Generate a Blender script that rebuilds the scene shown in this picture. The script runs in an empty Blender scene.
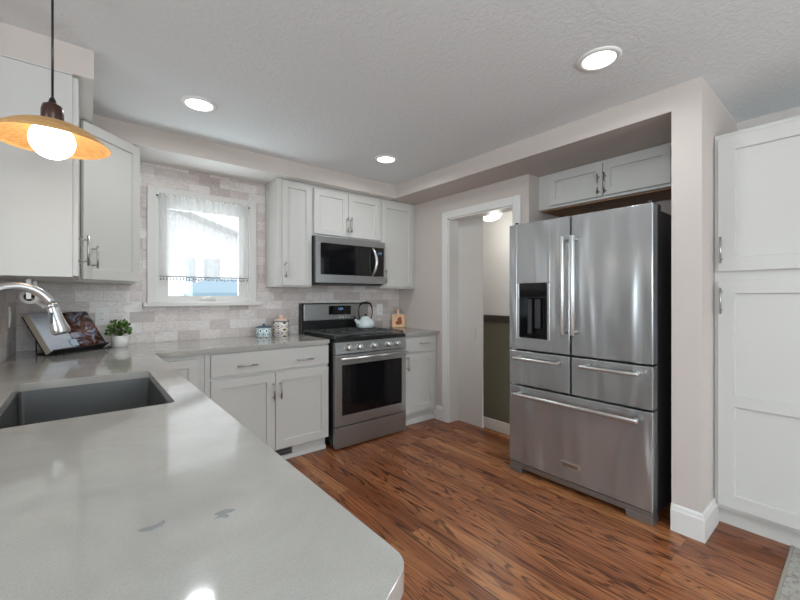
import bpy, bmesh, math, random
from mathutils import Matrix, Vector
random.seed(7)
SC = bpy.context.scene
COL = SC.collection
PI = math.pi

# ------------------------------------------------------------------ camera
CAM_YAW = .687
F_PX, HOR = 384.5, 296.5
cd = bpy.data.cameras.new('camera')
cd.sensor_fit = 'HORIZONTAL'; cd.sensor_width = 36.0
cd.lens = F_PX / 800 * 36.0
cd.shift_y = -(300 - HOR) / 800
cd.clip_start = .02; cd.clip_end = 200
cam = bpy.data.objects.new('camera', cd); COL.objects.link(cam)
cam.location = (.905, -3.452, 1.264)
cam.rotation_euler = (PI/2, 0, -CAM_YAW)
SC.camera = cam

# ------------------------------------------------------------------ world, colour management
SC.view_settings.view_transform = 'Standard'
SC.view_settings.look = 'None'
SC.view_settings.gamma = 1
SC.view_settings.use_curve_mapping = False
SC.view_settings.exposure = 0.11
SC.cycles.use_denoising = True
SC.cycles.max_bounces = 10
SC.cycles.diffuse_bounces = 6
SC.cycles.sample_clamp_indirect = 6
w = bpy.data.worlds.new('sky'); SC.world = w; w.use_nodes = True
bg = w.node_tree.nodes['Background']
bg.inputs[0].default_value = (.93, .97, 1, 1); bg.inputs[1].default_value = 2.5

def area(name, loc, rot, sx, sy, power, col=(1, 1, 1)):
    l = bpy.data.lights.new(name, 'AREA'); l.shape = 'RECTANGLE'; l.size = sx; l.size_y = sy
    l.energy = power; l.color = col
    o = bpy.data.objects.new(name, l); COL.objects.link(o); o.location = loc; o.rotation_euler = rot
    return o
# daylight through the dining-room windows behind and left of camera, then two added fills
area('dining_daylight_west', (-2.9, -4.6, 1.45), (0, -PI/2 - .45, 0), 1.5, 2.6, 92, (.80, .955, 1.06))
area('dining_daylight_south', (1.8, -7.3, 1.45), (PI/2 + .2, 0, .1), 2.4, 1.6, 52, (.80, .955, 1.06))
area('added_upfill_back_window', (1.67, .75, .75), (PI + .75, 0, 0), 1.6, .8, 75, (.86, .98, 1.05))  # added unseen lamp below the window, standing in for light off the ground
area('added_ceiling_fill', (1.2, -4.6, 1.7), (PI, 0, 0), .6, .6, 60, (.84, .97, 1.04))  # added upward lamp without a fixture, brightens the ceiling from behind the camera
CAN_W, HALL_W, PEND_W = 4.2, 5, .8

# ------------------------------------------------------------------ materials
def mat(name, col, rough=.5, metal=0, spec=.5, emit=None, estr=0, coat=0, trans=0, alpha=1):
    m = bpy.data.materials.new(name); m.use_nodes = True
    b = m.node_tree.nodes['Principled BSDF']
    b.inputs['Base Color'].default_value = (*col, 1)
    b.inputs['Roughness'].default_value = rough
    b.inputs['Metallic'].default_value = metal
    b.inputs['Specular IOR Level'].default_value = spec
    b.inputs['Coat Weight'].default_value = coat
    b.inputs['Transmission Weight'].default_value = trans
    if emit:
        b.inputs['Emission Color'].default_value = (*emit, 1); b.inputs['Emission Strength'].default_value = estr
    return m
class NT:
    def __init__(s, m):
        s.t = m.node_tree; s.b = s.t.nodes['Principled BSDF']
    def n(s, typ, **kw):
        x = s.t.nodes.new(typ)
        for k, v in kw.items(): setattr(x, k, v)
        return x
    def l(s, a, b): s.t.links.new(a, b)
    def coords(s, scale=(1, 1, 1), rot=(0, 0, 0), loc=(0, 0, 0)):
        c = s.n('ShaderNodeTexCoord'); mp = s.n('ShaderNodeMapping')
        mp.inputs['Scale'].default_value = scale; mp.inputs['Rotation'].default_value = rot; mp.inputs['Location'].default_value = loc
        s.l(c.outputs['Object'], mp.inputs['Vector']); return mp.outputs['Vector']
    def noise(s, vec, scale, detail=2, rough=.5, dist=0):
        x = s.n('ShaderNodeTexNoise'); x.inputs['Scale'].default_value = scale; x.inputs['Detail'].default_value = detail
        x.inputs['Roughness'].default_value = rough; x.inputs['Distortion'].default_value = dist
        if vec is not None: s.l(vec, x.inputs['Vector'])
        return x
    def ramp(s, fac, stops):
        r = s.n('ShaderNodeValToRGB'); e = r.color_ramp.elements
        while len(e) < len(stops): e.new(.5)
        for i, (p, c) in enumerate(stops): e[i].position = p; e[i].color = (*c, 1)
        s.l(fac, r.inputs['Fac']); return r.outputs['Color']
    def mix(s, a, b, fac, blend='MIX'):
        x = s.n('ShaderNodeMix', data_type='RGBA', blend_type=blend)
        for sock, v in ((x.inputs[0], fac), (x.inputs[6], a), (x.inputs[7], b)):
            if hasattr(v, 'is_linked'): s.l(v, sock)
            elif isinstance(v, tuple): sock.default_value = (*v, 1)
            else: sock.default_value = v
        return x.outputs[2]
    def math(s, op, a, b=0.0, c=0.0):
        x = s.n('ShaderNodeMath', operation=op)
        for i, v in enumerate((a, b, c)):
            if hasattr(v, 'is_linked'): s.l(v, x.inputs[i])
            else: x.inputs[i].default_value = v
        return x.outputs[0]
    def bump(s, h, strength, dist=.01, base=None):
        x = s.n('ShaderNodeBump'); x.inputs['Strength'].default_value = strength; x.inputs['Distance'].default_value = dist
        s.l(h, x.inputs['Height'])
        if base is not None: s.l(base, x.inputs['Normal'])
        s.l(x.outputs['Normal'], s.b.inputs['Normal']); return x.outputs['Normal']

def srgb(r, g, b):
    f = lambda c: (c/255/12.92) if c/255 <= .04045 else ((c/255+.055)/1.055)**2.4
    return (f(r), f(g), f(b))

M = {}
M['wall'] = mat('wall_paint', srgb(201, 191, 184), .75, spec=.25)
k = NT(M['wall']); k.bump(k.noise(k.coords(), 260, 3).outputs['Fac'], .08, .002)
M['hall_wall'] = mat('hall_paint', srgb(205, 199, 193), .75, spec=.25)
M['ceiling'] = mat('ceiling_texture', srgb(230, 234, 235), .9, spec=.15)
k = NT(M['ceiling']); v = k.coords()
k.bump(k.ramp(k.noise(v, 42, 4, .6, .6).outputs['Fac'], [(.42, (0, 0, 0)), (.58, (1, 1, 1))]), .34, .004)
M['cab'] = mat('white_lacquer', srgb(203, 201, 196), .38, spec=.4)
M['trimw'] = mat('white_trim_paint', srgb(222, 220, 216), .4, spec=.4)
M['nickel'] = mat('brushed_nickel', (.50, .49, .47), .3, 1)
M['black'] = mat('black_enamel', (.012, .012, .012), .3)
M['iron'] = mat('cast_iron', (.075, .075, .075), .28)
M['blackglass'] = mat('black_glass', (.006, .006, .007), .06, spec=.5)
M['darkgrey'] = mat('dark_grey_side', (.035, .035, .038), .4)
M['white'] = mat('white_plastic', srgb(232, 231, 228), .4)
M['almond'] = mat('almond_plastic', srgb(206, 199, 191), .45)
M['slot'] = mat('outlet_slot', (.03, .03, .03), .5)
M['rawwood'] = mat('raw_plywood', srgb(150, 112, 84), .7)
k = NT(M['rawwood']); v = k.coords((3, 25, 25))
k.l(k.ramp(k.noise(v, 3, 4).outputs['Fac'], [(.3, srgb(122, 88, 64)), (.7, srgb(168, 130, 100))]), k.b.inputs['Base Color'])

def stainless(name, base, rough, aniso_dir='h', wave=0.0, an=.6, metal=.85):
    m = mat(name, base, rough, metal); k = NT(m)
    tg = k.n('ShaderNodeTangent', direction_type='RADIAL', axis='Z'); k.l(tg.outputs[0], k.b.inputs['Tangent'])
    k.b.inputs['Anisotropic'].default_value = an
    sc = (4, 4, 900) if aniso_dir == 'h' else (900, 900, 4)
    v = k.coords(sc); n = k.noise(v, 1, 3, .6)
    k.l(k.math('MULTIPLY_ADD', n.outputs['Fac'], .08, rough - .04), k.b.inputs['Roughness'])
    nb = None
    if wave:
        v2 = k.coords((6.5, 6.5, 1.1)); n2 = k.noise(v2, 1.0, 1, .4, .3)
        k.bump(n2.outputs['Fac'], wave, .05, nb)
    return m
M['steel'] = stainless('stainless_brushed', (.36, .362, .355), .30, 'h')
M['fsteel'] = stainless('stainless_door_sheet', (.43, .438, .44), .25, 'h', .95, .75, .72)
M['bright'] = mat('polished_steel', (.66, .66, .65), .28, .92)
M['sink'] = stainless('sink_steel', (.17, .17, .167), .42, 'h', 0, 0)

# quartz countertop
M['quartz'] = mat('grey_quartz', srgb(162, 159, 153), .11, spec=.55)
k = NT(M['quartz']); v = k.coords()
a = k.ramp(k.noise(v, 3.2, 5, .62, .8).outputs['Fac'], [(.30, srgb(159, 155, 149)), (.7, srgb(177, 173, 166))])
b_ = k.ramp(k.noise(v, 420, 2).outputs['Fac'], [(.36, (.86, .86, .86)), (.55, (1, 1, 1))])
k.l(k.mix(a, b_, .75, 'MULTIPLY'), k.b.inputs['Base Color'])
k.l(k.math('MULTIPLY_ADD', k.noise(v, 9, 3).outputs['Fac'], .04, .05), k.b.inputs['Roughness'])

# marble tile (running bond), u along the wall, v up
def tile_mat(name, axis):
    m = mat(name, (.6, .6, .6), .32, spec=.4); k = NT(m)
    c = k.n('ShaderNodeTexCoord'); sp = k.n('ShaderNodeSeparateXYZ'); cb = k.n('ShaderNodeCombineXYZ')
    k.l(c.outputs['Object'], sp.inputs[0])
    k.l(sp.outputs['X' if axis == 'x' else 'Y'], cb.inputs[0])
    k.l(k.math('ADD', sp.outputs['Z'], -.914), cb.inputs[1])
    br = k.n('ShaderNodeTexBrick'); k.l(cb.outputs[0], br.inputs['Vector'])
    br.inputs['Scale'].default_value = 1; br.inputs['Brick Width'].default_value = .155; br.inputs['Row Height'].default_value = .0785
    br.inputs['Mortar Size'].default_value = .0012; br.inputs['Mortar Smooth'].default_value = .1
    br.inputs['Color1'].default_value = (0, 0, 0, 1); br.inputs['Color2'].default_value = (1, 1, 1, 1); br.inputs['Mortar'].default_value = (.55, .55, .55, 1)
    br.offset = .5
    base = k.ramp(br.outputs['Color'], [(0, srgb(200, 189, 184)), (.3, srgb(219, 209, 204)), (.6, srgb(230, 221, 216)), (1, srgb(240, 235, 231))])
    # per-tile shift of the veining
    add = k.n('ShaderNodeVectorMath', operation='MULTIPLY_ADD')
    k.l(br.outputs['Color'], add.inputs[0]); add.inputs[1].default_value = (37, 53, 71); k.l(c.outputs['Object'], add.inputs[2])
    mp = k.n('ShaderNodeMapping'); mp.inputs['Scale'].default_value = (6, 6, 17); k.l(add.outputs[0], mp.inputs[0])
    mp.inputs['Rotation'].default_value = (0, .35, 0)
    vn = k.noise(mp.outputs[0], 1.2, 6, .65, 1.2)
    vein = k.ramp(vn.outputs['Fac'], [(.30, (.60, .58, .575)), (.42, (.93, .92, .92)), (.475, (.70, .68, .675)), (.51, (1, 1, 1)), (.58, (.80, .775, .77)), (.66, (1.0, 1.0, 1.0))])
    colr = k.mix(base, vein, .9, 'MULTIPLY')
    colr = k.mix(colr, srgb(186, 181, 177), br.outputs['Fac'])
    k.l(colr, k.b.inputs['Base Color'])
    k.bump(k.math('SUBTRACT', 1.0, br.outputs['Fac']), .25, .002)
    return m
M['tile'] = tile_mat('marble_tile_back', 'x')
M['tile_side'] = tile_mat('marble_tile_side', 'y')

# oak strip floor, boards along Y
M['oak'] = mat('stained_oak', (.15, .06, .03), .3, spec=.45)
k = NT(M['oak'])
c = k.n('ShaderNodeTexCoord'); sp = k.n('ShaderNodeSeparateXYZ'); cb = k.n('ShaderNodeCombineXYZ')
k.l(c.outputs['Object'], sp.inputs[0]); k.l(sp.outputs['Y'], cb.inputs[0]); k.l(sp.outputs['X'], cb.inputs[1])
br = k.n('ShaderNodeTexBrick'); k.l(cb.outputs[0], br.inputs['Vector'])
for nm, val in (('Scale', 1), ('Brick Width', .95), ('Row Height', .083), ('Mortar Size', .0009), ('Mortar Smooth', .2)): br.inputs[nm].default_value = val
br.offset = .37; br.offset_frequency = 2
br.inputs['Color1'].default_value = (0, 0, 0, 1); br.inputs['Color2'].default_value = (1, 1, 1, 1); br.inputs['Mortar'].default_value = (.4, .4, .4, 1)
add = k.n('ShaderNodeVectorMath', operation='MULTIPLY_ADD')
k.l(br.outputs['Color'], add.inputs[0]); add.inputs[1].default_value = (31, 47, 5); k.l(c.outputs['Object'], add.inputs[2])
mp = k.n('ShaderNodeMapping'); mp.inputs['Scale'].default_value = (11, .8, 1); k.l(add.outputs[0], mp.inputs[0])
n1 = k.noise(mp.outputs[0], 1.0, 2, .5, .9)
rings = k.math('FRACT', k.math('MULTIPLY', n1.outputs['Fac'], 11.0))
grain = k.ramp(rings, [(0, (.20, .15, .13)), (.14, (.34, .28, .25)), (.30, (.92, .90, .88)), (.6, (1.08, 1.06, 1.03)), (.9, (1.0, .97, .95)), (1, (.30, .25, .22))])
mp2 = k.n('ShaderNodeMapping'); mp2.inputs['Scale'].default_value = (260, 7, 1); k.l(add.outputs[0], mp2.inputs[0])
pores = k.ramp(k.noise(mp2.outputs[0], 1.0, 3, .6).outputs['Fac'], [(.36, (.55, .5, .48)), (.55, (1, 1, 1))])
base = k.ramp(br.outputs['Color'], [(0, srgb(134, 78, 48)), (.35, srgb(154, 96, 61)), (.7, srgb(166, 107, 69)), (1, srgb(182, 125, 82))])
mp3 = k.n('ShaderNodeMapping'); mp3.inputs['Scale'].default_value = (9, 1.6, 1); k.l(add.outputs[0], mp3.inputs[0])
stain = k.ramp(k.noise(mp3.outputs[0], 1.0, 3).outputs['Fac'], [(.3, (.72, .68, .66)), (.62, (1.06, 1.04, 1.02))])
fl = k.mix(base, stain, .8, 'MULTIPLY'); fl = k.mix(fl, grain, .85, 'MULTIPLY'); fl = k.mix(fl, pores, .6, 'MULTIPLY')
fl = k.mix(fl, (.03, .015, .008), k.math('MULTIPLY', br.outputs['Fac'], .8))
k.l(fl, k.b.inputs['Base Color'])
k.l(k.math('MULTIPLY_ADD', k.noise(mp3.outputs[0], 3, 2).outputs['Fac'], .12, .24), k.b.inputs['Roughness'])
k.bump(k.math('SUBTRACT', 1.0, br.outputs['Fac']), .12, .002)

# ------------------------------------------------------------------ mesh helpers
class MB:
    """collects shapes; every shape may be placed by a matrix"""
    def __init__(s, mtx=None): s.bm = bmesh.new(); s.m = mtx or Matrix()
    def _fin(s, geom, smooth):
        for f in geom: f.smooth = smooth
    def box(s, x0, x1, y0, y1, z0, z1, bev=0, mi=0, seg=2):
        t = bmesh.new()
        vs = [t.verts.new((x, y, z)) for x in (min(x0, x1), max(x0, x1)) for y in (min(y0, y1), max(y0, y1)) for z in (min(z0, z1), max(z0, z1))]
        for q in ((0, 1, 3, 2), (4, 6, 7, 5), (0, 4, 5, 1), (2, 3, 7, 6), (0, 2, 6, 4), (1, 5, 7, 3)): t.faces.new([vs[i] for i in q])
        if bev: bmesh.ops.bevel(t, geom=list(t.edges), offset=bev, segments=seg, affect='EDGES', profile=.5)
        s.merge(t, mi); return s
    def merge(s, t, mi=0, smooth=False, mtx=None):
        bmesh.ops.recalc_face_normals(t, faces=list(t.faces))
        mm = s.m if mtx is None else s.m @ mtx
        mp = {}
        for v in t.verts: mp[v] = s.bm.verts.new(mm @ v.co)
        for f in t.faces:
            try: g = s.bm.faces.new([mp[v] for v in f.verts])
            except ValueError: continue
            g.material_index = mi if mi else f.material_index; g.smooth = smooth or f.smooth
        t.free()
    def tube(s, pts, r, n=12, mi=0, caps=True):
        pts = [Vector(p) for p in pts]; rr = r if isinstance(r, (list, tuple)) else [r]*len(pts)
        t = bmesh.new(); rings = []; up = None
        for i, p in enumerate(pts):
            d = (pts[min(i+1, len(pts)-1)] - pts[max(i-1, 0)]).normalized()
            if up is None:
                up = Vector((0, 0, 1)) if abs(d.z) < .9 else Vector((1, 0, 0))
            a = d.cross(up).normalized(); b = a.cross(d).normalized(); up = b
            rings.append([t.verts.new(p + (a*math.cos(2*PI*j/n) + b*math.sin(2*PI*j/n))*rr[i]) for j in range(n)])
        for i in range(len(rings)-1):
            for j in range(n):
                f = t.faces.new((rings[i][j], rings[i][(j+1) % n], rings[i+1][(j+1) % n], rings[i+1][j])); f.smooth = True
        if caps:
            t.faces.new(rings[0][::-1]); t.faces.new(rings[-1])
        s.merge(t, mi); return s
    def lathe(s, prof, c=(0, 0, 0), n=32, mi=0, mtx=None, smooth=True):
        t = bmesh.new(); rings = []
        for r, z in prof:
            if r < 1e-5: rings.append([t.verts.new((c[0], c[1], c[2]+z))])
            else: rings.append([t.verts.new((c[0]+r*math.cos(2*PI*j/n), c[1]+r*math.sin(2*PI*j/n), c[2]+z)) for j in range(n)])
        for a, b in zip(rings, rings[1:]):
            for j in range(n):
                q = []
                for v in (a[j % len(a)], a[(j+1) % len(a)], b[(j+1) % len(b)], b[j % len(b)]):
                    if v not in q: q.append(v)
                if len(q) > 2:
                    try: t.faces.new(q).smooth = smooth
                    except ValueError: pass
        s.merge(t, mi, mtx=mtx); return s
    def prism(s, poly, z0, z1, mi=0, bev=0):
        t = bmesh.new(); a = [t.verts.new((x, y, z0)) for x, y in poly]; b = [t.verts.new((x, y, z1)) for x, y in poly]
        t.faces.new(a[::-1]); t.faces.new(b); n = len(poly)
        for i in range(n): t.faces.new((a[i], a[(i+1) % n], b[(i+1) % n], b[i]))
        if bev: bmesh.ops.bevel(t, geom=list(t.edges), offset=bev, segments=2, affect='EDGES')
        s.merge(t, mi); return s
    def sweep(s, prof, path, mi=0):
        """profile (out, z) swept along an open horizontal path; out is to the right of travel, mitred"""
        t = bmesh.new(); P = [Vector((p[0], p[1], 0)) for p in path]; rings = []
        for i, p in enumerate(P):
            ds = []
            if i > 0: ds.append((P[i]-P[i-1]).normalized())
            if i < len(P)-1: ds.append((P[i+1]-P[i]).normalized())
            ns = [Vector((d.y, -d.x, 0)) for d in ds]
            nn = ns[0] if len(ns) == 1 else (ns[0]+ns[1]) / (1 + ns[0].dot(ns[1]))
            rings.append([t.verts.new(p + nn*o + Vector((0, 0, z))) for o, z in prof])
        m_ = len(prof)
        for a, b in zip(rings, rings[1:]):
            for j in range(m_): t.faces.new((a[j], a[(j+1) % m_], b[(j+1) % m_], b[j]))
        t.faces.new(rings[0]); t.faces.new(rings[-1][::-1])
        s.merge(t, mi); return s

MTX = {}
def build(mb, name, mats, parent=None, local=False):
    """link a collected mesh as ONE object; world coords unless local (then coords of the thing's empty)"""
    me = bpy.data.meshes.new(name)
    if parent is not None and not local:
        mb.bm.transform(MTX[parent.name].inverted())
    mb.bm.to_mesh(me); mb.bm.free()
    for m in (mats if isinstance(mats, (list, tuple)) else [mats]): me.materials.append(m)
    o = bpy.data.objects.new(name, me); COL.objects.link(o)
    if parent is not None:
        o.parent = parent; MTX[o.name] = MTX[parent.name]
    else: MTX[o.name] = Matrix()
    return o
def tag(o, label, cat, group=None):
    o['label'] = label; o['category'] = cat
    if group: o['group'] = group
    return o
def thing(name, label, cat, loc, rz=0, group=None):
    o = bpy.data.objects.new(name, None); COL.objects.link(o); o.empty_display_size = .05
    o.location = loc; o.rotation_euler = (0, 0, rz)
    MTX[o.name] = Matrix.Translation(loc) @ Matrix.Rotation(rz, 4, 'Z')
    return tag(o, label, cat, group)
def solo(mb, name, mats, label, cat, loc, group=None):
    """a thing that is one mesh, origin at loc"""
    mb.bm.transform(Matrix.Translation(loc).inverted())
    o = build(mb, name, mats); o.location = loc; MTX[o.name] = Matrix.Translation(loc)
    return tag(o, label, cat, group)
def struct(mb, name, mats, parent=None):
    o = build(mb, name, mats, parent)
    if parent is None: o['kind'] = 'structure'
    return o
def copy_tree(o, parent=None):
    c = o.copy(); COL.objects.link(c)
    if parent is not None: c.parent = parent
    for ch in list(o.children): copy_tree(ch, c)
    return c

# ------------------------------------------------------------------ the setting
ZC, ZS = 2.405, 2.272
XL, XR, XF = .567, 3.726, 3.375          # left wall, door wall, fridge-pillar / soffit face
WX0, WX1, WZ0, WZ1 = 1.325, 2.022, 1.215, 2.042   # back window opening

b = MB(); b.box(-3.2, 3.866, -7.6, .1, -.06, 0); b.box(3.866, 4.4, -7.6, -1.60, -.06, 0)
struct(b, 'floor', M['oak'])
b = MB(); b.box(-3.2, 4.4, -7.6, .1, ZC, ZC+.1); struct(b, 'ceiling', M['ceiling'])
b = MB()
b.box(XL-.14, WX0, 0, .15, 0, ZC); b.box(WX1, 3.862, 0, .15, 0, ZC); b.box(WX0, WX1, 0, .15, 0, WZ0); b.box(WX0, WX1, 0, .15, WZ1, ZC)
struct(b, 'wall_back', M['tile'])
b = MB(); b.box(XL-.14, XL, -1.17, 0, 0, ZC); struct(b, 'wall_left', M['tile_side'])
# beyond the cabinets the sink counter is open to the dining room over a counter-height wall
b = MB(); b.box(XL-.14, XL, -3.05, -1.17, 0, .883); b.box(-3.2, XL-.14, -1.32, -1.17, 0, ZC)
struct(b, 'wall_dining', M['wall'])
b = MB()    # west wall with a wide window, south wall with a wide window
b.box(-3.2, -3.05, -7.6, -5.9, 0, ZC); b.box(-3.2, -3.05, -3.3, -1.32, 0, ZC); b.box(-3.2, -3.05, -5.9, -3.3, 0, .7); b.box(-3.2, -3.05, -5.9, -3.3, 2.2, ZC)
struct(b, 'wall_west', M['wall'])
b = MB()
b.box(-3.05, .6, -7.6, -7.45, 0, ZC); b.box(3.0, 4.4, -7.6, -7.45, 0, ZC); b.box(.6, 3.0, -7.6, -7.45, 0, .65); b.box(.6, 3.0, -7.6, -7.45, 2.25, ZC)
struct(b, 'wall_south', M['wall'])
b = MB(); b.box(4.22, 4.4, -7.45, -1.60, 0, ZC); struct(b, 'wall_pantry', M['wall'])
b = MB()   # door wall with opening
DY0, DY1, DZ = -1.538, -.777, 2.042
b.box(XR, 3.86, DY1, 0, 0, ZC); b.box(XR, 3.86, -1.683, DY0, 0, ZC); b.box(XR, 3.86, DY0, DY1, DZ, ZC)
b.box(3.86, 4.22, -1.683, -1.60, 0, ZC)
struct(b, 'wall_right', M['wall'])
b = MB(); b.box(XF, 4.22, -2.904, -2.771, 0, ZC); struct(b, 'wall_fridge', M['wall'])
# soffits
b = MB()
b.prism([(XL, -1.166), (.939, -1.166), (.939, -.372), (XF, -.372), (XF, 0), (XL, 0)], ZS, ZC)
b.bm.normal_update()
for f in b.bm.faces:
    if abs(f.normal.z) > .9 and f.calc_center_median().z < ZS+.01: f.material_index = 1
struct(b, 'trim_1', [M['wall'], M['trimw']])
b = MB(); b.box(XF, 4.22, -2.771, 0, ZS, ZC); struct(b, 'trim_2', M['wall'])
# baseboards: profile (out, z)
BP = [(0, 0), (.017, 0), (.017, .112), (.013, .122), (.011, .134), (.005, .142), (0, .142)]
b = MB(); b.sweep(BP, [(XF, -2.771), (XF, -2.904), (3.645, -2.904)])
struct(b, 'baseboard_fridge', M['trimw'])
b = MB(); b.sweep(BP, [(XR, -.57), (XR, -.703)]); struct(b, 'baseboard_right', M['trimw'])
# door casing and jamb
CW = .072
b = MB()
b.box(XR-.018, XR, DY1, DY1+CW, 0, DZ+CW, .003); b.box(XR-.018, XR, DY0-CW, DY0, 0, DZ+CW, .003); b.box(XR-.018, XR, DY0, DY1, DZ, DZ+CW, .003)
b.box(XR-.003, 3.862, DY1-.012, DY1+.001, 0, DZ); b.box(XR-.003, 3.862, DY0-.001, DY0+.012, 0, DZ); b.box(XR-.003, 3.862, DY0, DY1, DZ-.012, DZ+.001)
struct(b, 'trim_3', M['trimw'])

# hall beyond the doorway: side panel wall, landing two steps down, far wall in two colours
M['olive'] = mat('olive_paint', srgb(98, 95, 80), .7, spec=.3)
M['textured'] = mat('textured_grey_paint', srgb(208, 208, 206), .8, spec=.2)
k = NT(M['textured']); k.bump(k.noise(k.coords(), 60, 4, .6, .6).outputs['Fac'], .35, .005)
M['darkwood'] = mat('dark_wood_rail', srgb(50, 36, 30), .45)
b = MB(); b.box(3.862, 3.874, -1.098, .1, -.4, 2.36); struct(b, 'wall_hall_side', M['hall_wall'])
HF = 4.75
b = MB(); b.box(HF, HF+.1, -1.60, .1, 1.0, 2.36); b.box(HF, HF+.1, -1.60, .1, -.4, 1.0, mi=1); struct(b, 'wall_hall', [M['textured'], M['olive']])
b = MB(); b.box(HF-.02, HF, -1.60, 0, .955, 1.036, .004); struct(b, 'trim_4', M['darkwood'])
b = MB(); b.box(HF-.014, HF, -1.60, 0, -.36, -.225, .003); struct(b, 'baseboard_hall', M['trimw'])
b = MB(); b.box(3.866, HF+.1, -1.60, .1, -.42, -.36); struct(b, 'floor_landing', M['oak'])
b = MB(); b.box(3.95, HF, -.05, .1, -.4, 2.36); struct(b, 'wall_hall_end', M['hall_wall'])
b = MB(); b.box(3.862, HF+.1, -1.60, .1, 2.36, 2.46); struct(b, 'ceiling_hall', M['ceiling'])

# ------------------------------------------------------------------ window
b = MB(); CWI = .057
b.box(WX0-CWI, WX0, -.022, 0, WZ0, WZ1+CWI, .003); b.box(WX1, WX1+CWI, -.022, 0, WZ0, WZ1+CWI, .003); b.box(WX0, WX1, -.022, 0, WZ1, WZ1+CWI, .003)
b.box(WX0, WX0+.012, -.005, .12, WZ0, WZ1); b.box(WX1-.012, WX1, -.005, .12, WZ0, WZ1); b.box(WX0, WX1, -.005, .12, WZ1-.012, WZ1); b.box(WX0, WX1, -.005, .12, WZ0, WZ0+.012)
win = struct(b, 'window_1', M['trimw'])
b = MB(); b.box(WX0-CWI-.03, WX1+CWI+.045, -.05, 0, WZ0-.028, WZ0+.003, .005); struct(b, 'window_sill', M['trimw'], win)
b = MB(); GX0, GX1, GZ0, GZ1 = 1.412, 1.945, 1.268, 1.955
b.box(WX0+.012, GX0, .03, .07, WZ0+.012, WZ1-.012); b.box(GX1, WX1-.012, .03, .07, WZ0+.012, WZ1-.012)
b.box(GX0, GX1, .03, .07, WZ0+.012, GZ0); b.box(GX0, GX1, .03, .07, GZ1, WZ1-.012); b.box(WX0+.012, WX1-.012, .06, .1, WZ0+.012, GZ0-.008)
struct(b, 'window_frame', M['trimw'], win)
gm = bpy.data.materials.new('window_glass'); gm.use_nodes = True; nt = gm.node_tree; nt.nodes.clear()
o_ = nt.nodes.new('ShaderNodeOutputMaterial'); tr = nt.nodes.new('ShaderNodeBsdfTransparent'); gl = nt.nodes.new('ShaderNodeBsdfGlossy'); mx = nt.nodes.new('ShaderNodeMixShader')
gl.inputs['Roughness'].default_value = .02; mx.inputs[0].default_value = .06
nt.links.new(tr.outputs[0], mx.inputs[1]); nt.links.new(gl.outputs[0], mx.inputs[2]); nt.links.new(mx.outputs[0], o_.inputs[0])
M['glass'] = gm
b = MB(); b.box(GX0-.005, GX1+.005, .048, .052, GZ0-.005, GZ1+.005); struct(b, 'window_pane', M['glass'], win)
b = MB(); b.box(1.64, 1.76, .015, .03, 1.238, 1.252, .003); b.tube([(1.66, .022, 1.25), (1.70, .008, 1.262), (1.75, .006, 1.256)], .006, 8); b.box(1.685, 1.715, .0, .03, 1.24, 1.265, .004)
struct(b, 'window_latch', M['white'], win)

# dining-room windows behind the camera (frames only, open to the sky)
for i, (ax, u0, u1, z0, z1) in enumerate((('y', -5.9, -3.3, .7, 2.2), ('x', .6, 3.0, .65, 2.25))):
    b = MB()
    for q in (0, 1/3, 2/3, 1):
        u = u0 + (u1-u0)*q
        if ax == 'y': b.box(-3.18, -3.06, u-.03, u+.03, z0, z1)
        else: b.box(u-.03, u+.03, -7.58, -7.46, z0, z1)
    for z in (z0, z1):
        if ax == 'y': b.box(-3.18, -3.06, u0, u1, z-.03, z+.03)
        else: b.box(u0, u1, -7.58, -7.46, z-.03, z+.03)
    struct(b, 'window_%d' % (i+2), M['trimw'])

# curtain
cm = bpy.data.materials.new('sheer_fabric'); cm.use_nodes = True; nt = cm.node_tree; nt.nodes.clear()
o_ = nt.nodes.new('ShaderNodeOutputMaterial'); tr = nt.nodes.new('ShaderNodeBsdfTransparent'); di = nt.nodes.new('ShaderNodeBsdfDiffuse'); tl = nt.nodes.new('ShaderNodeBsdfTranslucent')
m1 = nt.nodes.new('ShaderNodeMixShader'); m2 = nt.nodes.new('ShaderNodeMixShader')
di.inputs[0].default_value = (.86, .86, .85, 1); tl.inputs[0].default_value = (.42, .42, .41, 1)
m1.inputs[0].default_value = .4; m2.inputs[0].default_value = .38
nt.links.new(di.outputs[0], m1.inputs[1]); nt.links.new(tl.outputs[0], m1.inputs[2])
nt.links.new(m1.outputs[0], m2.inputs[1]); nt.links.new(tr.outputs[0], m2.inputs[2]); nt.links.new(m2.outputs[0], o_.inputs[0])
M['sheer'] = cm
rod = thing('curtain_rod', 'thin grey rod inside the window top holding the sheer curtain', 'curtain rod', (1.33, -.012, 2.045))
b = MB(); b.tube([(1.337, -.0065, 2.045), (2.013, -.0065, 2.045)], .0045, 10); build(b, 'rod', M['nickel'], rod)
for x in (1.331, 2.018):
    b = MB(); b.box(x-.006, x+.006, -.016, -.0005, 2.034, 2.056, .002); build(b, 'bracket', M['darkgrey'], rod)
cur = thing('sheer_curtain', 'sheer white cafe curtain with a dotted tassel hem, hanging in the window', 'curtain', (1.67, -.012, 1.40))
def curtain_y(x, z):
    f = (2.04 - z)/.63
    return -.0265 + (.007 + .010*f)*math.sin(x*74 + .9*math.sin(x*13)) + .004*math.sin(x*171+1.7)
b = MB(); t = bmesh.new(); NXc, NZc = 170, 14; g = []
for j in range(NZc+1):
    z = 2.056 - (2.056-1.418)*j/NZc
    g.append([t.verts.new((1.343 + .661*i/NXc, curtain_y(1.343+.661*i/NXc, z), z + .003*math.sin(i*.6)*(j == NZc))) for i in range(NXc+1)])
for j in range(NZc):
    for i in range(NXc): t.faces.new((g[j][i], g[j][i+1], g[j+1][i+1], g[j+1][i])).smooth = True
b.merge(t, smooth=True); build(b, 'panel', M['sheer'], cur)
b = MB()
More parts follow.
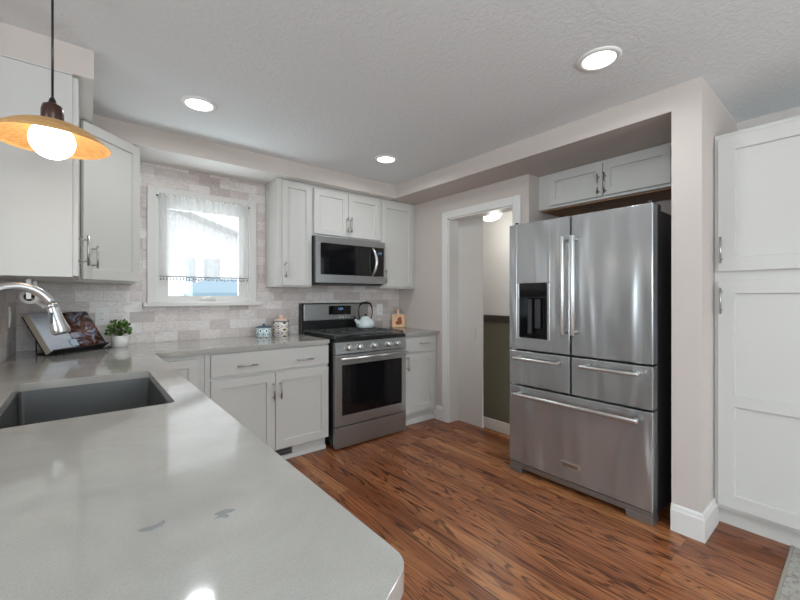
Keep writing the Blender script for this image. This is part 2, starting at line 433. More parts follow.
M['lacedot'] = mat('grey_lace', srgb(120, 120, 118), .8)
hem = [(1.343+.661*i/170, curtain_y(1.343+.661*i/170, 1.418)-.001, 1.419) for i in range(171)]
b.tube(hem, .0035, 6); build(b, 'hem_braid', M['lacedot'], cur)
b = MB(); b.tube([(p[0], p[1], p[2]-.001) for p in hem], .0015, 5)
for i in range(30):
    x = 1.352 + .644*i/29; y = curtain_y(x, 1.418); l = .012 + .006*(i % 3 == 0)
    b.tube([(x, y, 1.420), (x, y, 1.418-l)], .0013, 5)
    b.lathe([(0, -.007), (.005, -.004), (.0065, 0), (.005, .004), (0, .007)], (x, y, 1.412-l), 8)
build(b, 'tassel_fringe', M['lacedot'], cur)

# ------------------------------------------------------------------ outside: neighbour's house, blue awning
M['siding'] = mat('pale_siding', srgb(206, 206, 206), .7)
k = NT(M['siding']); wv = k.n('ShaderNodeTexWave', wave_type='BANDS', bands_direction='Z', wave_profile='SAW'); wv.inputs['Scale'].default_value = 2.6
k.l(k.coords(), wv.inputs['Vector']); k.bump(wv.outputs['Fac'], .5, .02)
M['roofg'] = mat('grey_shingle', srgb(96, 96, 98), .8)
M['outwin'] = mat('outdoor_window_glass', srgb(120, 130, 140), .1)
M['lawn'] = mat('pale_bounce_ground', srgb(225, 228, 228), .9)  # unseen ground, made pale to reflect light up through the window
hs = thing('neighbor_house', 'white sided gable house seen through the sheer curtain', 'house', (2.3, 9, -.8))
b = MB(); t = bmesh.new(); gp = [(-1.2, -.8), (6.2, -.8), (6.2, 2.55), (1.9, 3.95), (-1.2, 2.9)]
A_ = [t.verts.new((x, 9, z)) for x, z in gp]; B_ = [t.verts.new((x, 13, z)) for x, z in gp]
t.faces.new(A_); t.faces.new(B_[::-1])
for i in range(5): t.faces.new((A_[i], A_[(i+1) % 5], B_[(i+1) % 5], B_[i]))
b.merge(t); build(b, 'wall', M['siding'], hs)
b = MB(); t = bmesh.new()
def slab(p, q, th):
    a = [t.verts.new((p[0], y, p[1]+d)) for y in (8.7, 13.2) for d in (0, th)] + [t.verts.new((q[0], y, q[1]+d)) for y in (8.7, 13.2) for d in (0, th)]
    bmesh.ops.convex_hull(t, input=a)
slab((-1.6, 2.78), (1.9, 3.96), .12); slab((1.9, 3.96), (6.7, 2.40), .12)
b.merge(t); build(b, 'roof', M['roofg'], hs)
for x0, x1 in ((3.15, 3.40), (3.62, 4.06)):
    b = MB(); b.box(x0-.06, x1+.06, 8.95, 9.0, 1.6, 2.45); f_ = build(b, 'window_surround', M['trimw'], hs)
    b = MB(); b.box(x0, x1, 8.93, 8.96, 1.66, 2.39); build(b, 'pane', M['outwin'], f_)
b = MB(); b.box(-8, 14, .2, 24, -.9, -.8); struct(b, 'ground', M['lawn'])
M['bluefab'] = mat('blue_canvas', srgb(118, 143, 158), .7)
can = thing('canopy', 'light blue pitched canopy in the yard outside the window', 'canopy', (3.1, 4.3, -.8))
b = MB(); t = bmesh.new()
base_ = [(2.12, 3.4), (4.7, 3.4), (4.7, 5.6), (2.12, 5.6)]
vs = [t.verts.new((x, y, 1.33)) for x, y in base_] + [t.verts.new((x, y, 1.25)) for x, y in base_]
tp = [t.verts.new((2.72, 4.5, 1.60)), t.verts.new((4.0, 4.5, 1.60))]
t.faces.new((vs[0], vs[1], tp[1], tp[0])); t.faces.new((vs[1], vs[2], tp[1])); t.faces.new((vs[2], vs[3], tp[0], tp[1])); t.faces.new((vs[3], vs[0], tp[0]))
for i in range(4): t.faces.new((vs[i], vs[(i+1) % 4], vs[4+(i+1) % 4], vs[4+i]))
b.merge(t); build(b, 'roof', M['bluefab'], can)
for x, y in base_:
    b = MB(); b.box(x-.04 if x > 3 else x, x if x > 3 else x+.04, y-.04 if y > 4 else y, y if y > 4 else y+.04, -.8, 1.3); build(b, 'post', M['trimw'], can)

# ------------------------------------------------------------------ cabinets
def shaker(mb, u0, u1, z0, z1, rail=.06, th=.02, rec=.013):
    """shaker front in cabinet coords: outer face at y=-th, back at 0"""
    t = bmesh.new()
    e = .0015; s_ = .0035
    def ring(u0, u1, z0, z1, y): return [t.verts.new((u0, y, z0)), t.verts.new((u1, y, z0)), t.verts.new((u1, y, z1)), t.verts.new((u0, y, z1))]
    back = ring(u0, u1, z0, z1, 0); s0 = ring(u0, u1, z0, z1, -th+e); fr = ring(u0+e, u1-e, z0+e, z1-e, -th)
    i0 = ring(u0+rail, u1-rail, z0+rail, z1-rail, -th); i1 = ring(u0+rail+s_, u1-rail-s_, z0+rail+s_, z1-rail-s_, -th+rec)
    t.faces.new(back[::-1])
    for a, b in ((back, s0), (s0, fr), (fr, i0), (i0, i1)):
        for j in range(4): t.faces.new((a[j], a[(j+1) % 4], b[(j+1) % 4], b[j]))
    t.faces.new(i1)
    mb.merge(t)
def slabfront(mb, u0, u1, z0, z1, th=.02): mb.box(u0, u1, -th, 0, z0, z1, .0015)
def pull(mb, u, z, L, vert, y=-.02, r=.0055):
    """bar pull centred at (u,z)"""
    h = L/2; q = h*.72
    if vert:
        mb.tube([(u, y-.036, z-h), (u, y-.036, z+h)], r, 10)
        for s in (-q, q): mb.tube([(u, y+.002, z+s), (u, y-.036, z+s)], r*.8, 8)
    else:
        mb.tube([(u-h, y-.036, z), (u+h, y-.036, z)], r, 10)
        for s in (-q, q): mb.tube([(u+s, y+.002, z), (u+s, y-.036, z)], r*.8, 8)
def cabinet(name, label, cat, loc, rz, W, D, H, fronts, toe=0, group=None, hollow=False, toe_in=.065):
    root = thing(name, label, cat, loc, rz, group)
    b = MB()
    if hollow:
        b.box(0, .018, 0, D, toe, H); b.box(W-.018, W, 0, D, toe, H); b.box(.018, W-.018, D-.012, D, toe, H); b.box(.018, W-.018, 0, D-.012, toe, toe+.018); b.box(.018, W-.018, 0, .02, H-.07, H)
    else: b.box(0, W, 0, D, toe, H, .001)
    if toe: b.box(.0, W, toe_in, D, 0, toe)
    build(b, 'carcass', M['cab'], root, True)
    for kind, u0, u1, z0, z1, pulls, *rest in fronts:
        b = MB()
        if kind == 'door': shaker(b, u0, u1, z0, z1, rest[0] if rest else .058)
        elif kind == 'split':      # door with a middle rail
            zm = rest[0]
            shaker(b, u0, u1, z0, z1, .07)
            b.box(u0+.068, u1-.068, -.02, -.008, zm-.03, zm+.03, .0015)
        else: slabfront(b, u0, u1, z0, z1)
        d = build(b, 'drawer' if kind == 'drawer' else 'door', M['cab'], root, True)
        for (u, z, L, vert) in pulls:
            b = MB(); pull(b, u, z, L, vert); h = build(b, 'handle', M['nickel'], d, True); h['label'] = 'brushed nickel bar handle'
    return root

# wall cabinets on the back wall
ZU = 1.347; YU = -.275; HU = ZS-.002-ZU; DU = -YU-.002
cabinet('wall_cabinet', 'white single-door wall cabinet between the window and the microwave', 'wall cabinet', (2.163, YU, ZU), 0, .316, DU, HU,
        [('door', .042, .311, .014, HU-.018, [(.062, .143, .135, True)], .05)], group='wall cabinets over the stove wall')
cabinet('wall_cabinet', 'short white two-door wall cabinet directly above the microwave', 'wall cabinet', (2.481, YU, 1.814), 0, .768, DU, ZS-.002-1.814,
        [('door', .018, .372, .018, .424, [(.355, .128, .15, True)], .055), ('door', .377, .752, .018, .424, [(.394, .128, .15, True)], .055)], group='wall cabinets over the stove wall')
cabinet('wall_cabinet', 'white single-door wall cabinet right of the microwave, above the cutting board', 'wall cabinet', (3.251, YU, ZU), 0, .473, DU, HU,
        [('door', .012, .424, .018, HU-.035, [(.036, .12, .135, True)], .058)], group='wall cabinets over the stove wall')
# left wall cabinet (faces +x) and the diagonal corner cabinet
cl = cabinet('wall_cabinet', 'white wall cabinet with a plain side panel behind the pendant lamp', 'wall cabinet', (.863, -1.17, 1.352), PI/2, .552, .294, 2.262-1.352,
        [('door', .004, .548, .006, .904, [(.045, .128, .14, True)])])
b = MB(); b.box(-.0, .552, 0, .289, 2.264-1.352, 2.271-1.352); 
build(b, 'top_filler', M['cab'], cl, True)
dg = thing('corner_cabinet', 'white diagonal corner wall cabinet with one shaker door left of the window', 'wall cabinet', (.885, -.615, 1.350), PI/4)
b = MB(); n_ = (.0141, -.0141)
b.prism([(XL+.002, -.002), (XL+.002, -.612), (.872, -.612), (1.170, -.314), (1.170, -.002)], 1.350, ZS-.001)
build(b, 'carcass', M['cab'], dg)
L_ = .4215
b = MB(Matrix.Translation((0, .0, 0))); shaker(b, .002, L_-.004, .012, .915, .058); d = build(b, 'door', M['cab'], dg, True)
b = MB(); pull(b, .055, .142, .13, True); build(b, 'handle', M['nickel'], d, True)['label'] = 'brushed nickel bar handle'
d.location.y = -.001

# base cabinets
YB = -.615
cabinet('base_cabinet', 'white base cabinet with a wide two-pull drawer and two doors left of the stove', 'base cabinet', (1.53, YB, 0), 0, .928, .61, .882,
        [('drawer', .035, .926, .713, .866, [(.267, .776, .14, False), (.708, .774, .14, False)]),
         ('door', .035, .478, .112, .690, [(.461, .562, .137, True)], .062), ('door', .483, .926, .112, .690, [(.515, .566, .137, True)], .062)], toe=.105, toe_in=.045)
cabinet('base_cabinet', 'narrow white corner base cabinet in the angle behind the sink counter', 'base cabinet', (1.212, YB, 0), 0, .316, .61, .882,
        [('door', .03, .274, .112, .850, [], .055)], toe=.105, toe_in=.045)
cabinet('base_cabinet', 'narrow white base cabinet with a drawer and door between stove and doorway', 'base cabinet', (3.254, YB, 0), 0, .47, .61, .882,
        [('drawer', .03, .425, .722, .862, [(.26, .80, .12, False)]), ('door', .03, .425, .13, .705, [(.046, .62, .14, True)], .06)], toe=.105, toe_in=.045)
# sink run, fronts face +x
cabinet('base_cabinet', 'white sink base cabinet under the undermount sink', 'base cabinet', (1.195, -2.10, 0), PI/2, .90, .60, .882,
        [('drawer', .01, .89, .735, .866, []), ('door', .01, .447, .112, .715, [(.42, .62, .13, True)]), ('door', .453, .89, .112, .715, [(.48, .62, .13, True)])], toe=.105, hollow=True)
cabinet('base_cabinet', 'white drawer base cabinet under the counter end nearest the dining room', 'base cabinet', (1.195, -2.92, 0), PI/2, .815, .60, .882,
        [('drawer', .01, .805, .713, .866, [(.40, .79, .14, False)]), ('drawer', .01, .805, .43, .69, [(.40, .61, .14, False)]), ('drawer', .01, .805, .112, .41, [(.40, .33, .14, False)])], toe=.105)
cabinet('base_cabinet', 'white base cabinet between the sink and the back corner', 'base cabinet', (1.195, -1.195, 0), PI/2, .52, .60, .882,
        [('door', .01, .50, .112, .866, [(.05, .72, .13, True)])], toe=.105)
# toe-kick vent
vg = thing('floor_vent', 'small dark slotted vent in the toe kick below the double base doors', 'vent', (2.10, YB+.042, .05))
b = MB(); b.box(2.02, 2.168, YB+.036, YB+.045, .035, .092, .002); build(b, 'frame', mat('grey_vent_metal', srgb(120, 118, 114), .5), vg)
for i in range(2):
    b = MB(); b.box(2.03, 2.158, YB+.0345, YB+.04, .043+.022*i, .060+.022*i); build(b, 'slot', M['slot'], vg)
b = MB(); b.box(1.53, 2.458, YB+.028, YB+.044, 0, .032, .002); b.box(3.254, 3.724, YB+.028, YB+.044, 0, .05, .002); struct(b, 'baseboard_cabinets', M['trimw'])

# cabinet over the fridge (faces -x)
ov = cabinet('wall_cabinet', 'white two-door cabinet in the alcove above the refrigerator', 'wall cabinet', (3.865, -1.686, 1.985), -PI/2, 1.082, .353, ZS-.002-1.985,
        [('door', .105, .524, .02, .262, [(.503, .105, .15, True)], .05), ('door', .530, .950, .02, .262, [(.551, .105, .15, True)], .05)])
b = MB(); b.box(.018, 1.064, .02, .35, -.012, -.001); build(b, 'bottom_panel', M['rawwood'], ov, True)['label'] = 'raw brown wood underside'
# pantry (faces -x)
pt = cabinet('pantry_cabinet', 'tall white pantry cabinet at the right edge beside the fridge pillar', 'pantry cabinet', (3.62, -2.9065, 0), -PI/2, .66, .59, 2.155,
        [('door', .018, .64, 1.402, 2.128, [(.036, 1.515, .14, True)], .072), ('split', .018, .64, .122, 1.352, [(.036, 1.24, .14, True)], .70)], toe=.10, toe_in=.05)

# ------------------------------------------------------------------ countertops
def ctop(name, outer, hole, label):
    t = bmesh.new(); es = []
    for lp in [outer] + ([hole] if hole else []):
        vs = [t.verts.new((x, y, .914)) for x, y in lp]
        es += [t.edges.new((vs[i], vs[(i+1) % len(vs)])) for i in range(len(vs))]
    bmesh.ops.triangle_fill(t, edges=es, use_beauty=True)
    for f in t.faces:
        if f.normal.z < 0: f.normal_flip()
    r = bmesh.ops.extrude_face_region(t, geom=list(t.faces))
    bmesh.ops.translate(t, vec=(0, 0, -.031), verts=[v for v in r['geom'] if isinstance(v, bmesh.types.BMVert)])
    b = MB(); b.merge(t)
    o = solo(b, name, M['quartz'], label, 'countertop', (outer[0][0], outer[0][1], .883))
    md = o.modifiers.new('edge', 'BEVEL'); md.width = .003; md.segments = 2; md.limit_method = 'ANGLE'; md.angle_limit = .6
    return o
def rrect(x0, x1, y0, y1, r, n=5):
    p = []
    for cx, cy, a0 in ((x1-r, y1-r, 0), (x0+r, y1-r, PI/2), (x0+r, y0+r, PI), (x1-r, y0+r, 1.5*PI)):
        p += [(cx+r*math.cos(a0+PI/2*i/n), cy+r*math.sin(a0+PI/2*i/n)) for i in range(n+1)]
    return p
SX0, SX1, SY0, SY1 = .700, 1.138, -1.995, -1.298
XP = 1.238
def fillet(a, c, b_, r, n=7):
    a, c, b_ = Vector(a), Vector(c), Vector(b_); d1 = (a-c).normalized(); d2 = (b_-c).normalized()
    p, q = c+d1*r, c+d2*r; out = []
    for i in range(n+1):
        s = i/n; out.append(tuple((1-s)**2*p + 2*s*(1-s)*c + s*s*q))
    return out
outer = [(XL+.002, -.002), (2.452, -.002), (2.452, -.658), (XP, -.658)] + fillet((XP, -2), (XP, -3.065), (1.12, -3.128), .028) + fillet((1.2, -3.085), (1.10, -3.14), (.6, -3.14), .04) + [(XL+.002, -3.14)]
ctop('countertop', outer, rrect(SX0, SX1, SY0, SY1, .016), 'grey quartz L-shaped countertop with the sink cutout, running to the stove')
ctop('countertop', [(3.250, -.002), (XR-.002, -.002), (XR-.002, -.658), (3.250, -.658)], None, 'short grey quartz countertop between the stove and the doorway')

# sink
sk = thing('kitchen_sink', 'rectangular stainless undermount sink set into the grey countertop', 'sink', (.92, -1.65, .68))
def basin(x0, x1, y0, y1, r, z0, z1, th=.004):
    t = bmesh.new(); top = rrect(x0, x1, y0, y1, r)
    fl = rrect(x0-.012, x1+.012, y0-.012, y1+.012, r)
    def ring(p, z): return [t.verts.new((x, y, z)) for x, y in p]
    R = [ring(fl, z1), ring(top, z1), ring(rrect(x0+.004, x1-.004, y0+.004, y1-.004, r), z0+.02), ring(rrect(x0+.022, x1-.022, y0+.022, y1-.022, r), z0+.003), ring(rrect(x0+.15, x1-.15, y0+.2, y1-.2, .02), z0)]
    n = len(top)
    for a, b_ in zip(R, R[1:]):
        for i in range(n): t.faces.new((a[i], a[(i+1) % n], b_[(i+1) % n], b_[i]))
    t.faces.new(R[-1])
    # outer shell
    O = [R[0], ring(rrect(x0-.012, x1+.012, y0-.012, y1+.012, r), z0-.008)]
    for i in range(n): t.faces.new((O[1][i], O[1][(i+1) % n], O[0][(i+1) % n], O[0][i]))
    t.faces.new(O[1][::-1]); return t
b = MB(); b.merge(basin(SX0-.004, SX1+.004, SY0-.004, SY1+.004, .02, .684, .8825)); build(b, 'basin', M['sink'], sk)
b = MB(); b.lathe([(0, .002), (.03, .002), (.034, .006), (.045, .006), (.045, .001), (0, .001)], (.90, -1.65, .684), 24); build(b, 'drain', M['bright'], sk)

# faucet
fc = thing('faucet', 'brushed nickel gooseneck pull-down faucet arching over the sink', 'faucet', (.632, -1.65, .914))
M['faucet'] = mat('satin_nickel', (.50, .50, .49), .28, .95)
b = MB(); b.lathe([(0, 0), (.03, 0), (.03, .006), (.024, .012), (.022, .10), (.018, .115), (.0, .115)], (.632, -1.65, .914), 24); build(b, 'base', M['faucet'], fc)
pth = [(.632, -1.65, 1.02), (.632, -1.65, 1.17)]
acx, acz, ar = .729, 1.190, .097
for i in range(1, 17):
    a = PI - (PI-.42)*i/16; pth.append((acx+ar*math.cos(a), -1.65, acz+.108*math.sin(a)))
b = MB(); b.tube(pth, .0145, 18); build(b, 'spout', M['faucet'], fc)
e_ = Vector(pth[-1]); dd = (Vector((.845, -1.65, 1.125)) - e_).normalized()
b = MB(); q = lambda s: tuple(e_ + dd*s)
b.tube([q(-.006), q(0), q(.004), q(.006), q(.012), q(.05), q(.085), q(.098), q(.103)], [.0145, .0165, .0165, .015, .0165, .019, .0255, .0265, .024], 20); hd = build(b, 'spray_head', M['faucet'], fc)
b = MB(); b.tube([q(.1025), q(.1045)], .020, 18); build(b, 'nozzle_ring', M['darkgrey'], hd)
b = MB(); b.box(.812, .822, -1.668, -1.656, 1.17, 1.21, .003); build(b, 'spray_button', M['darkgrey'], hd)
b = MB(); b.tube([(.632, -1.65, .985), (.632, -1.69, .99)], .011, 12); b.tube([(.632, -1.69, .99), (.632, -1.70, 1.0), (.625, -1.705, 1.08)], .006, 10); build(b, 'lever', M['faucet'], fc)

# ------------------------------------------------------------------ stove
SL, SR = 2.482, 3.238
st = thing('gas_range', 'freestanding stainless gas range with black grates between the base cabinets', 'stove', ((SL+SR)/2, -.36, 0))
b = MB(); b.box(SL, SR, -.655, -.012, .03, .905, .002); b.box(SL+.03, SR-.03, -.62, -.03, .0, .03); build(b, 'body', M['black'], st)
b = MB(); b.box(SL+.003, SR-.003, -.70, -.655, .014, .184, .004); build(b, 'storage_drawer', M['steel'], st)
b = MB()
WXa, WXb, WZa, WZb = 2.546, 3.186, .277, .696
b.box(SL+.003, WXa, -.70, -.655, .194, .782, .003); b.box(WXb, SR-.003, -.70, -.655, .194, .782, .003); b.box(WXa, WXb, -.70, -.655, .194, WZa, .002); b.box(WXa, WXb, -.70, -.655, WZb, .782, .002)
od = build(b, 'oven_door', M['steel'], st)
b = MB(); b.box(WXa-.002, WXb+.002, -.696, -.66, WZa-.002, WZb+.002); build(b, 'oven_window', M['blackglass'], od)
b = MB(); b.tube([(2.51, -.745, .752), (3.212, -.745, .752)], .0105, 14)
for x in (2.535, 3.187): b.tube([(x, -.698, .752), (x, -.745, .752)], .008, 10)
build(b, 'handle', M['bright'], od)
b = MB(); t = bmesh.new()
pr = [(-.655, .79), (-.705, .79), (-.69, .884), (-.655, .884)]
A_ = [t.verts.new((SL+.003, y, z)) for y, z in pr]; B_ = [t.verts.new((SR-.003, y, z)) for y, z in pr]
t.faces.new(A_); t.faces.new(B_[::-1])
for i in range(4): t.faces.new((A_[i], A_[(i+1) % 4], B_[(i+1) % 4], B_[i]))
b.merge(t); cp = build(b, 'control_panel', M['steel'], st)
for x in (2.607, 2.712, 2.868, 3.026, 3.122):
    rot = Matrix.Translation((x, -.698, .836)) @ Matrix.Rotation(PI/2 - .155, 4, 'X')
    b = MB(rot); b.lathe([(.0, 0), (.028, 0), (.028, .006), (.024, .009), (.0225, .032), (.020, .036), (0, .036)], (0, 0, 0), 24)
    kn = build(b, 'knob', M['bright'], cp)
    b = MB(rot); b.box(-.002, .002, -.018, .018, .035, .0385); build(b, 'knob_pointer', M['steel'], kn)
b = MB(); b.box(SL, SR, -.692, -.05, .886, .918, .004); ck = build(b, 'cooktop', M['black'], st)
# burners and grates
for x, y, r in ((2.63, -.53, .042), (2.63, -.22, .035), (2.86, -.37, .05), (3.09, -.53, .045), (3.09, -.22, .032)):
    b = MB(); b.lathe([(0, .012), (r*.7, .012), (r, .008), (r, 0), (r*1.25, -.001), (r*1.25, -.004), (0, -.004)], (x, y, .922), 20); build(b, 'burner_cap', M['iron'], st)
def grate(x0, x1):
    b = MB(); y0, y1 = -.672, -.085; z = .948; w_ = .006
    def bar(ax, ay, bx, by, h=.0): b.box(min(ax, bx)-w_*(ax == bx), max(ax, bx)+w_*(ax == bx), min(ay, by)-w_*(ay == by), max(ay, by)+w_*(ay == by), z-.010, z+h, .002)
    for x in (x0, x1): bar(x, y0, x, y1)
    for y in (y0, (y0+y1)/2, y1): bar(x0, y, x1, y)
    xm = (x0+x1)/2; bar(xm, y0, xm, y1)
    for i in range(7):
        y = y0 + (y1-y0)*(i+.5)/7
        bar(x0, y, x0+.07, y); bar(x1-.07, y, x1, y)
    for x in (x0, x1):
        for y in (y0+.01, y1-.01): b.box(x-.007, x+.007, y-.007, y+.007, .917, z-.005)
    return b
for x0, x1 in ((2.498, 2.735), (2.747, 2.975), (2.987, 3.224)):
    build(grate(x0, x1), 'grate', M['iron'], st)
b = MB(); b.box(SL, SR, -.066, -.012, .905, 1.20, .004); bgd = build(b, 'backguard', M['black'], st)
b = MB(); b.box(SL+.022, SR-.008, -.075, -.05, 1.03, 1.192, .006); bp_ = build(b, 'backguard_panel', M['steel'], st)
b = MB(); b.box(2.765, 3.02, -.079, -.07, 1.083, 1.172, .002); dsp = build(b, 'display', M['blackglass'], bp_)
M['led'] = mat('blue_led', (.02, .05, .1), .4, emit=(.25, .5, 1), estr=.6)
def seg7(b, s, x, y, z, w, h, th):
    S = {'0': 'abcdef', '1': 'bc', '2': 'abged', '3': 'abgcd', '4': 'fgbc', '5': 'afgcd'}
    for ch in s:
        if ch == ':':
            for dz in (h*.3, h*.7): b.box(x+w*.2-th/2, x+w*.2+th/2, y, y+.001, z+dz-th/2, z+dz+th/2)
            x += w*.7; continue
        R = {'a': (0, w, h-th, h), 'g': (0, w, h/2-th/2, h/2+th/2), 'd': (0, w, 0, th), 'f': (0, th, h/2, h), 'b': (w-th, w, h/2, h), 'e': (0, th, 0, h/2), 'c': (w-th, w, 0, h/2)}
        for c_ in S[ch]:
            r = R[c_]; b.box(x+r[0], x+r[1], y, y+.001, z+r[2], z+r[3])
        x += w*1.45
b = MB(); seg7(b, '1:24', 2.868, -.0795, 1.128, .012, .024, .0035); build(b, 'clock_digits', M['led'], dsp)
for i in range(4):
    b = MB(); b.box(2.885+.034*i, 2.905+.034*i, -.078, -.07, 1.045, 1.066, .002); build(b, 'button', M['bright'], bp_)

# ------------------------------------------------------------------ microwave
mw = thing('microwave', 'stainless over-the-range microwave with black glass door and curved handle', 'microwave', (2.865, -.18, 1.383))
b = MB(); b.box(2.484, 3.246, -.335, -.004, 1.383, 1.808, .002); b.box(2.52, 3.21, -.34, -.05, 1.372, 1.384); build(b, 'body', M['darkgrey'], mw)
b = MB(); X0, X1 = 2.486, 3.246
b.box(X0, X1, -.368, -.335, 1.745, 1.804, .003); b.box(X0, X1, -.368, -.335, 1.388, 1.462, .003); b.box(X0, 2.524, -.368, -.335, 1.462, 1.745, .002); b.box(3.228, X1, -.368, -.335, 1.462, 1.745, .002)
build(b, 'face_frame', M['steel'], mw)
b = MB(); b.box(2.522, 3.096, -.364, -.336, 1.460, 1.747); md_ = build(b, 'door_glass', M['blackglass'], mw)
b = MB(); b.box(3.099, 3.23, -.364, -.336, 1.460, 1.747); pn = build(b, 'control_panel', M['blackglass'], mw)
b = MB(); seg7(b, '1:24', 3.150, -.3648, 1.680, .011, .022, .003); build(b, 'clock_digits', M['led'], pn)
b = MB(); hp = []
for i in range(13):
    s = i/12; hp.append((3.088 + .018*math.sin(PI*s), -.362 - .050*math.sin(PI*s)**.7, 1.468 + .272*s))
b.tube(hp, [.009+.006*math.sin(PI*i/12) for i in range(13)], 12); build(b, 'handle', M['bright'], md_)

# ------------------------------------------------------------------ refrigerator
fr = thing('refrigerator', 'stainless five-door french door refrigerator in the alcove', 'refrigerator', (3.7, -2.245, 0))
FX = 3.31; FY0, FY1, FM = -2.703, -1.782, -2.240
b = MB(); b.box(FX+.085, 4.12, FY0+.004, FY1-.004, .035, 1.755, .004); b.box(FX+.13, 4.1, FY0+.03, FY1-.03, 0, .035); build(b, 'body', M['darkgrey'], fr)
def fdoor(name, y0, y1, z0, z1, cut=None):
    b = MB()
    if not cut: b.box(FX, FX+.078, y0, y1, z0, z1, .006, seg=3)
    else:
        a0, a1, c0, c1 = cut
        b.box(FX, FX+.078, y0, a0, z0, z1, .004); b.box(FX, FX+.078, a1, y1, z0, z1, .004); b.box(FX, FX+.078, a0-.0045, a1+.0045, z0, c0, .004); b.box(FX, FX+.078, a0-.0045, a1+.0045, c1, z1, .004)
    return build(b, name, M['fsteel'], fr)
DC = (-2.098, -1.846, .972, 1.356)
g_ = .006
dl = fdoor('left_door', FM+g_, FY1, .888, 1.782, DC); dr = fdoor('right_door', FY0, FM-g_, .888, 1.782)
ml = fdoor('left_drawer', FM+g_, FY1, .636, .876); mr = fdoor('right_drawer', FY0, FM-g_, .636, .876); fz = fdoor('freezer_drawer', FY0, FY1, .075, .624)
# dispenser
b = MB(); y0, y1, z0, z1 = DC
b.box(FX+.05, FX+.07, y0, y1, z0, z1); b.box(FX+.004, FX+.05, y0+.018, y0+.024, z0, z1); b.box(FX+.004, FX+.05, y1-.024, y1-.018, z0, z1); b.box(FX+.003, FX+.05, y0+.018, y1-.018, z1-.095, z1)
b.box(FX+.003, FX+.05, y0+.018, y1-.018, z0, z0+.012)
dp = build(b, 'dispenser', M['blackglass'], dl)
for ya, yb in ((y0, y0+.018), (y1-.018, y1)):
    b = MB(); b.box(FX-.002, FX+.05, ya, yb, z0, z1, .002); build(b, 'dispenser_trim', M['bright'], dp)
b = MB(); b.box(FX+.02, FX+.04, y0+.085, y0+.125, z0+.07, z1-.11, .004); b.box(FX+.02, FX+.04, y0+.15, y0+.18, z0+.03, z1-.11, .004); b.tube([(FX+.012, y0+.03, z1-.097), (FX+.012, y1-.03, z1-.097)], .004, 8); build(b, 'dispenser_lever', M['darkgrey'], dp)
# handles
def fhandle(parent, p, q, r=.014):
    b = MB(); p, q = Vector(p), Vector(q); d = (q-p).normalized()
    b.tube([p, p+d*.004, q-d*.004, q], [r*.9, r, r, r*.9], 16)
    h = build(b, 'handle', M['bright'], parent)
    for s in (p+d*.02, q-d*.02):
        b = MB(); b.tube([tuple(s), (FX-.0, s.y, s.z)], [.0105, .0125], 12); build(b, 'handle_post', M['bright'], h)
XH = FX-.058
fhandle(dl, (XH, -2.215, 1.02), (XH, -2.215, 1.646)); fhandle(dr, (XH, -2.280, 1.02), (XH, -2.280, 1.646))
fhandle(ml, (XH, -1.853, .829), (XH, -2.185, .829), .0105); fhandle(mr, (XH, -2.322, .833), (XH, -2.652, .833), .0105); fhandle(fz, (XH, -1.853, .575), (XH, -2.648, .575), .0115)
b = MB(); b.box(FX+.01, FX+.10, FY0+.005, FY1-.005, .033, .068, .003); b.box(FX+.005, FX+.10, FY0+.002, FY0+.14, 0, .04, .003); b.box(FX+.005, FX+.10, FY1-.10, FY1-.002, 0, .04, .003); build(b, 'base_grille', mat('grey_base', (.30, .30, .30), .35, .8), fr)
for y in (FY0+.03, FY1-.03):
    b = MB(); b.box(FX+.03, FX+.16, y-.022, y+.022, 1.757, 1.790, .005); b.tube([(FX+.05, y, 1.782), (FX+.05, y, 1.802)], .012, 10); build(b, 'hinge_cover', M['darkgrey'], fr)
b = MB(); b.box(FX-.004, FX+.002, -2.302, -2.178, .167, .196, .0015); bdg = build(b, 'badge', M['bright'], fz)
cu = bpy.data.curves.new('badge_text', 'FONT'); cu.body = 'KitchenAid'; cu.size = .0215; cu.extrude = .0004; cu.align_x = 'CENTER'; cu.align_y = 'CENTER'
to = bpy.data.objects.new('tmp', cu); COL.objects.link(to)
bpy.context.view_layer.update()
me = bpy.data.meshes.new_from_object(to.evaluated_get(bpy.context.evaluated_depsgraph_get()))
bpy.data.objects.remove(to)
me.transform(MTX[fz.name].inverted() @ Matrix.Translation((FX-.0045, -2.240, .1815)) @ Matrix(((0, 0, -1, 0), (-1, 0, 0, 0), (0, 1, 0, 0), (0, 0, 0, 1))))
me.materials.append(M['black']); lt = bpy.data.objects.new('badge_lettering', me); COL.objects.link(lt); lt.parent = bdg

# ------------------------------------------------------------------ lamps
M['bulb'] = mat('glowing_glass', (1, .95, .85), .3, emit=(1, .93, .80), estr=5.0)
M['lens'] = mat('lit_lens', (1, 1, 1), .4, emit=(1, .985, .96), estr=4)
M['oakshade'] = mat('pale_oak_shade', srgb(196, 150, 96), .6)
k = NT(M['oakshade']); k.l(k.ramp(k.noise(k.coords((6, 60, 60)), 2, 4).outputs['Fac'], [(.3, srgb(186, 138, 82)), (.7, srgb(212, 168, 108))]), k.b.inputs['Base Color'])
M['bronze'] = mat('walnut_bronze', srgb(70, 44, 36), .3, .3)
PX, PY, PZ = .821, -1.70, 1.787
pl = thing('pendant_lamp', 'wide shallow wood pendant lamp with a glowing globe bulb hanging over the sink', 'pendant lamp', (PX, PY, PZ))
b = MB(); R_ = .158
prof = []
for i in range(13): a = i/12; prof.append((.022 + (R_-.022)*a, .064*(1-a**2.2)))
inner = [(r, z-.006 if j < 12 else z-.004) for j, (r, z) in enumerate(prof)]
b.lathe(prof + [(R_, -.004)] + inner[::-1], (PX, PY, PZ+.0), 56); build(b, 'shade', M['oakshade'], pl)
